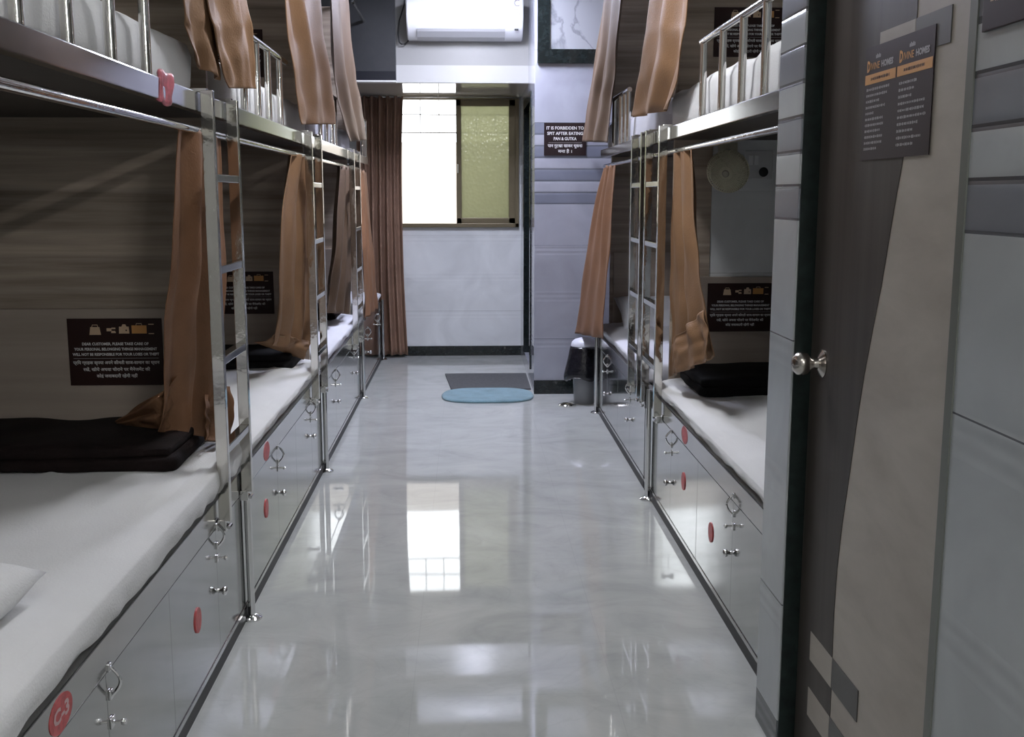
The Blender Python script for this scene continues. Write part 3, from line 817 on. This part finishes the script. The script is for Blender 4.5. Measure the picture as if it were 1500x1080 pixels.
curtain('narrow umber upper curtain against the dark loft panel', [(U3, 2.2, .030)], M['curtain_dark'], GCU, seed=22.)
RA_up = [((.885, 4.25, 2.79), (.875, 4.99, 2.79)), ((.87, 4.315, 2.212), (.86, 5.132, 2.354)), ((.862, 4.338, 2.088), (.850, 5.214, 2.182)), ((.858, 4.377, 1.975), (.846, 5.335, 2.023)), ((.860, 4.515, 1.869), (.844, 5.467, 1.888)), ((.864, 4.643, 1.824), (.850, 5.494, 1.850))]
RB_up = [((.885, 6.18, 2.79), (.875, 6.95, 2.79)), ((.86, 6.257, 2.251), (.84, 7.182, 2.367)), ((.855, 6.4, 1.999), (.825, 7.504, 2.092)), ((.845, 6.481, 1.772), (.815, 7.80, 1.844))]
curtain('golden tan upper curtain above the ladder by the wall fan', [(RA_up, 2, .028)], M['curtain_tan'], GCU, seed=26., out=(-1, 0, 0))
curtain('narrow brown upper curtain beside the framed marble panel', [(RB_up, 2.6, .026)], M['curtain_dark'], GCU, seed=29., out=(-1, 0, 0))
# tall curtain at the window
bm = bmesh.new()
drape(bm, [((-.97, 9.72, 2.325), (-.555, 9.72, 2.325)), ((-.97, 9.70, 1.7), (-.575, 9.70, 1.7)), ((-.97, 9.70, .8), (-.572, 9.70, .8)), ((-.97, 9.70, .03), (-.545, 9.70, .03))], 6, .048, 33., out=(0, -1, 0), across=110, per=10)
wc = obj('window_curtain', bm, M['curtain_win'], smooth=True); solid(wc)
tag(wc, 'long pleated brown curtain hanging to the floor beside the window', 'curtain')
cr = thing('curtain_rail', 'thin steel curtain rail over the window', 'curtain rail', (0, 9.72, 2.31))
obj('rail', tube(bmesh.new(), [(-1.2, 9.72, 2.318), (.47, 9.72, 2.318)], .008, 10), M['steel'], cr, smooth=True)
for x in (-.25, .455): obj('bracket', B(x - .008, x + .008, 9.715, 9.81, 2.312, 2.336), M['steel'], cr)

# ------------------------------------------------------------------ signs
def belongings_sign(c, w, h, label, seed=1):
    r = thing('notice_board', label, 'notice', c, FACE_Y, group='maroon belongings notices on the bunk end panels', world=False)
    obj('board', box(bmesh.new(), -w / 2, w / 2, -h / 2, h / 2, 0, .004, bevel=.001), M['sign'], r)
    k = w / .31
    bm = bmesh.new(); z = .0046
    text_bm(bm, 'DEAR CUSTOMER, PLEASE TAKE CARE OF', .0125 * k, 0, .027 * k, z, .218 * k, .0004)
    text_bm(bm, 'YOUR PERSONAL BELONGING THINGS MANAGEMENT', .0125 * k, 0, .0095 * k, z, .272 * k, .0004)
    text_bm(bm, 'WILL NOT BE RESPONSIBLE FOR YOUR LOSES OR THEFT', .0125 * k, 0, -.008 * k, z, .284 * k, .0004)
    quad(bm, -.14 * k, .14 * k, -.0215 * k, -.0208 * k, z)
    text_bm(bm, 'प्रिय ग्राहक कृपया अपने कीमती साज-सामान का ध्यान', .0145 * k, 0, -.036 * k, z, .284 * k, .0003)
    text_bm(bm, 'रखें, खोये अथवा चोराने पर मैनेजमेंट की', .0145 * k, 0, -.059 * k, z, .22 * k, .0003)
    text_bm(bm, 'कोई जवाबदारी रहेगी नहीं', .0145 * k, 0, -.081 * k, z, .135 * k, .0003)
    obj('lettering', bm, M['ink_white'], r)
    bm = bmesh.new()                                         # handbag, keys, purse, suitcase, phone
    y = .074 * k
    quad(bm, -.083 * k, -.045 * k, y - .016 * k, y + .010 * k, z, 0, .004 * k); tube(bm, [(-.074 * k, y + .010 * k, z), (-.072 * k, y + .017 * k, z), (-.056 * k, y + .017 * k, z), (-.054 * k, y + .010 * k, z)], .0012 * k, 6)
    quad(bm, -.026 * k, -.010 * k, y - .004 * k, y + .006 * k, z, 0); quad(bm, -.012 * k, .004 * k, y - .010 * k, y - .003 * k, z, 0, .002 * k); quad(bm, -.010 * k, .003 * k, y + .003 * k, y + .008 * k, z, 0)
    quad(bm, .014 * k, .048 * k, y - .012 * k, y + .011 * k, z, 0, .001 * k); quad(bm, .023 * k, .040 * k, y + .011 * k, y + .019 * k, z, 0, .004 * k); quad(bm, .036 * k, .0405 * k, y - .004 * k, y + .001 * k, z + .0003, 1)
    quad(bm, .056 * k, .105 * k, y - .012 * k, y + .015 * k, z, 2); tube(bm, [(.071 * k, y + .015 * k, z), (.072 * k, y + .021 * k, z), (.089 * k, y + .021 * k, z), (.090 * k, y + .015 * k, z)], .0012 * k, 6)
    quad(bm, .111 * k, .129 * k, y + .017 * k, y + .020 * k, z, 0); quad(bm, .111 * k, .129 * k, y - .014 * k, y - .011 * k, z, 0)
    obj('pictogram', bm, [M['ink_pale'], M['sign'], M['ink_amber']], r)
    return r
belongings_sign((-1.179, 3.6135, .943), .312, .226, 'maroon belongings notice above the dark brown blanket')
belongings_sign((-1.172, 5.6685, .958), .312, .222, 'maroon belongings notice above the black blanket, beside the tan curtain')
belongings_sign((1.273, 4.9485, .945), .312, .226, 'maroon belongings notice below the wall fan')
belongings_sign((1.271, 4.9465, 2.185), .32, .215, 'maroon belongings notice seen through the upper guard rail')
belongings_sign((-1.19, 5.6845, 2.175), .32, .235, 'maroon belongings notice high on the panel above the black blanket bunk')

r = thing('spitting_notice', 'dark notice against spitting on the far tiled pier', 'notice', (.708, 7.859, 1.862), FACE_Y, world=False)
obj('board', box(bmesh.new(), -.152, .152, -.115, .115, 0, .005, bevel=.001), M['sign_dark'], r)
bm = bmesh.new(); z = .0056
text_bm(bm, 'IT IS FORBIDDEN TO', .030, 0, .078, z, .268, .0008); text_bm(bm, 'SPIT AFTER EATING', .030, 0, .040, z, .258, .0008); text_bm(bm, 'PAN & GUTKA', .030, 0, .003, z, .165, .0008)
quad(bm, -.12, .12, -.0245, -.0235, z)
text_bm(bm, 'पान गुटखा खाकर थूकना', .030, 0, -.047, z, .25, .0006); text_bm(bm, 'मना है ।', .030, 0, -.086, z, .10, .0006)
obj('lettering', bm, M['ink_white'], r)

# rules poster on the wooden door, two columns
r = thing('rules_poster', 'dark rules poster with two amber headings stuck on the wooden door', 'poster', (DX - .0022, 2.149, 1.651), FACE_L, world=False)
W, H = .345, .232
obj('board', box(bmesh.new(), -W / 2, W / 2, -H / 2, H / 2, 0, .0015), M['sign_dark'], r)
rnd = random.Random(3)
hb = bmesh.new(); wl = bmesh.new(); z = .0021
for cx in (-.083, .088):
    quad(hb, cx - .083, cx + .081, .040, .060, z, 0)
    text_bm(hb, 'D', .030, cx - .066, .076, z, .017, .0015, 1., 0)
    text_bm(hb, 'IVINE', .020, cx - .030, .075, z, .048, .0002, 1., 0)
    text_bm(wl, 'HOMES', .017, cx + .034, .075, z, .062, .0008)
    for q in range(5): quad(wl, cx - .028 + q * .0055, cx - .024 + q * .0055, .090, .0965 + (q % 2) * .002, z)
    bb = bmesh.new(); word_bars(bb, cx - .05, cx + .05, .050, .007, z + .0003, rnd)
    for f in bb.faces: 
        nf = hb.faces.new([hb.verts.new(v.co) for v in f.verts]); nf.material_index = 1
    bb.free()
for k, wd in enumerate((.125, .115, .072, .105, .045, .10, .105, .085, .10, .098, .075)): word_bars(wl, -.155, -.155 + wd, .029 - k * .0122, .0062, z, rnd)
for k, wd in enumerate((.083, .078, .062, .125, .122, .132, .098, .080, .115, .085)): word_bars(wl, .018, .018 + wd, .026 - k * .0131, .0062, z, rnd)
obj('heading', hb, [M['ink_amber'], M['sign_dark']], r)
obj('lettering', wl, M['ink_grey'], r)

r = thing('wall_notice', 'glossy dark notice with clear edge on the striped tiles by the camera', 'notice', (.8055, 1.54, 1.80), FACE_L, world=False)
obj('board', box(bmesh.new(), -.155, .155, -.09, .09, 0, .006, bevel=.0015), M['sign_dark'], r)
bm = bmesh.new(); rnd = random.Random(9)
for k in range(5): word_bars(bm, -.13, .12 - .02 * (k % 2), .06 - k * .026, .011, .0066, rnd)
obj('lettering', bm, M['ink_pale'], r)

# ------------------------------------------------------------------ air conditioner and loft panels
r = thing('air_conditioner', 'white wall air conditioner over the window', 'air conditioner', (0, 8.69, 2.64))
prof = [(8.70, 2.652), (8.625, 2.652), (8.575, 2.672), (8.525, 2.710), (8.488, 2.760), (8.470, 2.815), (8.465, 2.90), (8.475, 2.935), (8.70, 2.94)]
bm = bmesh.new()
xs = (-.452, -.444, .430, .438); ins = (.006, 0, 0, .006)
rings = []
for x, i in zip(xs, ins):
    rings.append([bm.verts.new((x, y + (i if y < 8.7 else 0), zz + (i if zz < 2.8 else -i))) for y, zz in prof])
for a, b in zip(rings, rings[1:]):
    for k in range(len(prof)):
        k2 = (k + 1) % len(prof); bm.faces.new((a[k], a[k2], b[k2], b[k]))
bm.faces.new(rings[0]); bm.faces.new(rings[-1][::-1])
obj('body', bm, M['white_plastic'], r, smooth=True, angle=.5)
bm = bmesh.new()                                              # louvre flap
vs = [(8.612, 2.654), (8.574, 2.671), (8.526, 2.707), (8.512, 2.725)]
ring = [[bm.verts.new((x, y - .004, zz - .003)) for y, zz in vs] for x in (-.375, .300)]
for k in range(3): bm.faces.new((ring[0][k], ring[1][k], ring[1][k + 1], ring[0][k + 1]))
o = obj('louvre', bm, M['louvre'], r); solid(o, .004)
obj('display', B(.372, .402, 8.502, 8.522, 2.712, 2.722), M['black'], r)
bm = bmesh.new()                                              # swirl badge and fine print
Rb = Matrix.Translation((.392, 8.4635, 2.905)) @ Matrix.Rotation(PI / 2, 4, 'X')
tube(bm, [Rb @ Vector((.022 * math.cos(a), .022 * math.sin(a), 0)) for a in [PI * (.28 + 1.45 * q / 18) for q in range(19)]], .0035, 6)
bb = bmesh.new(); rnd = random.Random(5)
for q in range(4): word_bars(bb, -.022, .016, -.045 - q * .012, .007, 0, rnd)
for f in bb.faces: bm.faces.new([bm.verts.new(Rb @ v.co) for v in f.verts])
bb.free()
obj('badge', bm, M['ink_grey'], r)
obj('power_cord', tube(bmesh.new(), [(-.46, 8.66, 3.08), (-.475, 8.66, 2.92), (-.515, 8.66, 2.80), (-.525, 8.66, 2.70), (-.518, 8.66, 2.64), (-.50, 8.66, 2.624), (-.475, 8.66, 2.625), (-.452, 8.662, 2.645), (-.44, 8.67, 2.665)], .0055, 8), M['black'], r, smooth=True)

r = thing('loft_panel', 'dark grey loft panel beside the air conditioner', 'panel', (-.97, 8.66, 2.343))
obj('panel', B(-1.60, -.545, 8.62, 8.697, 2.345, ZC - .01), M['panel_dark'], r)
obj('foot_rail', B(-1.60, -.545, 8.610, 8.62, 2.345, 2.415), M['panel_darker'], r)
obj('edge_strip', B(-1.60, -.545, 8.600, 8.697, 2.333, 2.345), M['plain'], r)

r = thing('framed_panel', 'veined white panel in a black frame high on the far pier', 'panel', (.85, 7.855, 2.39))
bm = bmesh.new()
for a in ((.506, .592, 7.835, 7.859, 2.39, 3.0), (1.22, 1.30, 7.835, 7.859, 2.39, 3.0), (.592, 1.22, 7.835, 7.859, 2.39, 2.487), (.592, 1.22, 7.835, 7.859, 2.92, 3.0)): box(bm, *a)
obj('frame', bm, M['granite'], r)
obj('panel', B(.592, 1.22, 7.846, 7.859, 2.487, 2.92), M['marble'], r)

# ------------------------------------------------------------------ wall fan and switch plate
r = thing('wall_fan', 'small cream wall fan under the upper bunk', 'fan', (1.16, 4.80, 1.56))
ax = Vector((-.42, -.86, -.22)).normalized(); c = Vector((1.150, 4.765, 1.565))
rot = Vector((0, 0, 1)).rotation_difference(ax).to_matrix().to_4x4()
Mf = Matrix.Translation(c) @ rot
bm = bmesh.new()
for rr, hz in ((.093, 0), (.086, .016), (.070, .028), (.050, .036), (.030, .040), (.088, -.022), (.070, -.036)):
    tube(bm, [Mf @ Vector((rr * math.cos(2 * PI * q / 32), rr * math.sin(2 * PI * q / 32), hz)) for q in range(33)], .0017, 6, cap=False)
for q in range(54):
    a = 2 * PI * q / 54
    tube(bm, [Mf @ Vector((rr * math.cos(a), rr * math.sin(a), hz)) for rr, hz in ((.016, .041), (.050, .036), (.080, .021), (.093, 0), (.088, -.022), (.05, -.042))], .0019, 5, cap=False)
obj('cage', bm, M['cream'], r, smooth=True)
bm = bmesh.new()
for q in range(3):
    a0 = 2 * PI * q / 3
    g = []
    for i in range(8):
        t = i / 7; rr = .014 + .068 * t
        row = []
        for j in range(6):
            u = j / 5; a = a0 + (u - .5) * (1.75 - .3 * t) + .35 * t
            row.append(bm.verts.new(Mf @ Vector((rr * math.cos(a), rr * math.sin(a), (u - .5) * .030 * (1 - .2 * t)))))
        g.append(row)
    for i in range(7):
        for j in range(5): bm.faces.new((g[i][j], g[i + 1][j], g[i + 1][j + 1], g[i][j + 1]))
o = obj('blades', bm, M['cream'], r, smooth=True); solid(o, .0015)
bm = bmesh.new(); lathe(bm, [(.016, -.046), (.05, -.043), (.075, -.036), (.091, -.022)], 32, Mf)
o = obj('rear_shell', bm, M['cream'], r, smooth=True); solid(o, .002)
bm = bmesh.new(); lathe(bm, [(0, .046), (.012, .046), (.016, .040), (.016, -.02), (.034, -.030), (.036, -.085), (.026, -.10), (0, -.102)], 20, Mf)
obj('motor_housing', bm, M['cream_dark'], r, smooth=True, angle=.7)
back = Mf @ Vector((0, 0, -.08))
obj('arm', tube(bmesh.new(), [back, back + Vector((.0, .03, .05)), Vector((1.195, 4.92, 1.655)), Vector((1.195, 4.964, 1.66))], .013, 10), M['cream_dark'], r, smooth=True)
obj('mount', B(1.15, 1.24, 4.958, 4.968, 1.615, 1.70, bevel=.004), M['cream_dark'], r)
r = thing('switch_plate', 'pale switch and socket plate beside the wall fan', 'switch plate', (1.33, 4.94, 1.60))
obj('plate', B(1.275, 1.405, 4.958, 4.968, 1.535, 1.665, bevel=.004), M['grey_plastic'], r)
bm = bmesh.new(); lathe(bm, [(0, 0), (.020, 0), (.022, .004), (.018, .006), (0, .006)], 18, Matrix.Translation((1.362, 4.9585, 1.568)) @ Matrix.Rotation(PI / 2, 4, 'X'))
obj('socket', bm, M['black'], r, smooth=True, angle=.6)
for q in range(2): obj('switch', B(1.292 + q * .026, 1.312 + q * .026, 4.952, 4.959, 1.60, 1.645, bevel=.002), M['white_plastic'], r)

# ------------------------------------------------------------------ things on the floor
r = thing('rubbish_bin', 'grey rubbish bin with black liner and white lid by the far pier', 'bin', (.826, 7.50, 0))
T = Matrix.Translation((.826, 7.50, 0))
bm = bmesh.new(); lathe(bm, [(0, 0), (.070, 0), (.072, .006), (.092, .36), (.088, .36), (.068, .012), (0, .012)], 28, T)
obj('body', bm, M['bin'], r, smooth=True, angle=.6)
bm = bmesh.new()
rings = []
for h, rad in ((.405, .090), (.412, .098), (.395, .103), (.33, .112), (.26, .124), (.205, .132), (.185, .128), (.175, .112)):
    ring = []
    for k in range(40):
        a = 2 * PI * k / 40
        rr = rad * (1 + (.42 - h) * .45 * nz(math.cos(a) * 1.6, math.sin(a) * 1.6, h * 5) + .018 * math.sin(k * 2.5))
        dz = (.42 - h) * .22 * nz(math.cos(a) * 1.2 + 4, math.sin(a) * 1.2, 2.)
        ring.append(bm.verts.new((.826 + rr * math.cos(a) - (.42 - h) * .06, 7.50 + rr * math.sin(a), h + dz)))
    rings.append(ring)
for a, b in zip(rings, rings[1:]):
    for k in range(40): bm.faces.new((a[k], a[(k + 1) % 40], b[(k + 1) % 40], b[k]))
obj('liner', bm, M['bag'], r, smooth=True)
bm = bmesh.new(); lathe(bm, [(.096, .405), (.097, .418), (.090, .440), (.070, .458), (.035, .468), (0, .470)], 28, T)
obj('lid', bm, M['lid'], r, smooth=True)

dm = obj('doormat', prism(bmesh.new(), [(-.128, 8.03), (.478, 8.03), (.478, 8.76), (-.190, 8.76)], 0, .010), M['mat'])
tag(dm, 'charcoal rectangular doormat at the second doorway', 'mat')
bm = bmesh.new(); n = 64; rings = []
for rad, h in ((1.0, .0), (1.01, .008), (.985, .017), (.93, .021), (.6, .022), (.3, .022)):
    ring = []
    for k in range(n):
        a = 2 * PI * k / n; q = 1 + .012 * nz(math.cos(a) * 3, math.sin(a) * 3, 2)
        ca, sa = math.cos(a), math.sin(a)
        ex = abs(ca) ** .55 * (1 if ca > 0 else -1); ey = abs(sa) ** .85 * (1 if sa > 0 else -1)
        ring.append(bm.verts.new((.143 + ex * .335 * rad * q, 7.775 + ey * .265 * rad * q, h + .0001)))
    rings.append(ring)
for a, b in zip(rings, rings[1:]):
    for k in range(n): bm.faces.new((a[k], a[(k + 1) % n], b[(k + 1) % n], b[k]))
bm.faces.new(rings[-1]); bm.faces.new(rings[0][::-1])
om = obj('bath_mat', bm, M['mat_blue'], smooth=True)
tag(om, 'fluffy aqua blue oval mat on the marble floor', 'mat')
bm = bmesh.new()
lathe(bm, [(.060, 0), (.062, .010), (.054, .016), (.046, .013), (.046, .004), (0, .004)], 28, Matrix.Translation((.695, 7.385, 0)))
for q in range(5): box(bm, .66, .73, 7.362 + q * .011, 7.366 + q * .011, .002, .006)
dr = obj('floor_drain', bm, M['steel'], smooth=True, angle=.5)
tag(dr, 'small round steel floor drain before the rubbish bin', 'floor drain')

bm = bmesh.new()
def crump(v, a, b): return v + Vector((.010 * nz(v.x * 20, v.y * 20, v.z * 20), .010 * nz(v.x * 20, v.y * 20, v.z * 20 + 5), .012 * nz(v.x * 25, v.y * 15, 3)))
soft_box(bm, (-.783, 2.825, 1.692), (-.768, 2.925, 1.772), .007, .008, .008, 22, 6, crump)
pk = obj('pink_packet', bm, M['pink'], smooth=True)
tag(pk, 'crumpled pink packet at the edge of the upper deck', 'packet')

# ------------------------------------------------------------------ ceiling lamps
def lamp(x, y, lx, ly, label, mat):
    r = thing('ceiling_light', label, 'ceiling light', (x, y, ZC), group='ceiling panel lights over the aisle')
    obj('housing', B(x - lx / 2 - .02, x + lx / 2 + .02, y - ly / 2 - .02, y + ly / 2 + .02, ZC - .035, ZC), M['white_plastic'], r)
    obj('diffuser', B(x - lx / 2, x + lx / 2, y - ly / 2, y + ly / 2, ZC - .042, ZC - .036), mat, r)
lamp(.05, .6, .30, .9, 'ceiling panel light over the wooden door end of the aisle', M['lamp_dim'])
lamp(.05, 4.2, .30, .9, 'ceiling panel light over the middle of the aisle', M['lamp'])
lamp(.05, 7.45, .30, .9, 'ceiling panel light before the air conditioner', M['lamp_far'])

M['tube'] = pm('fluorescent_tube', (.9, .9, .9), .4, emit=(1., .985, .96), estr=135)
def tube_light(x, y, z, s, label):
    r = thing('tube_light', label, 'tube light', (x, y, z), group='fluorescent battens high on the door wall')
    obj('batten', B(*sorted((x, x - s * .035)), y - .60, y + .60, z - .02, z + .02, bevel=.003), M['white_plastic'], r)
    obj('tube', tube(bmesh.new(), [(x - s * .055, y - .57, z), (x - s * .055, y + .57, z)], .014, 14), M['tube'], r, smooth=True, angle=.8)
    for q in (-1, 1): obj('lamp_holder', B(*sorted((x - s * .02, x - s * .075)), y + q * .585 - .015, y + q * .585 + .015, z - .02, z + .02, bevel=.003), M['white_plastic'], r)
tube_light(.806, -.15, 2.30, 1, 'fluorescent tube batten on the tiles behind the camera end of the room')

# ------------------------------------------------------------------ daylight, camera, view
w = bpy.data.worlds.new('daylight'); sc.world = w; w.use_nodes = True
bg = w.node_tree.nodes['Background']; bg.inputs[0].default_value = (.93, .97, 1., 1); bg.inputs[1].default_value = 3.0

cam = bpy.data.cameras.new('camera'); cam.sensor_fit = 'HORIZONTAL'; cam.sensor_width = 36.; cam.lens = 36. * 1571 / 1500
cam.clip_start = .05
co = bpy.data.objects.new('camera', cam); COL.objects.link(co)
co.location = (0, 0, 1.46)
th = math.atan(253 / 1571); ps = math.atan(66 / 1571 * math.cos(th))
co.rotation_euler = (PI / 2 - th, 0, -ps)
sc.camera = co
vs = sc.view_settings
sc.display_settings.display_device = 'sRGB'
vs.view_transform = 'Standard'; vs.look = 'None'; vs.gamma = 1.; vs.exposure = .74; vs.use_curve_mapping = False
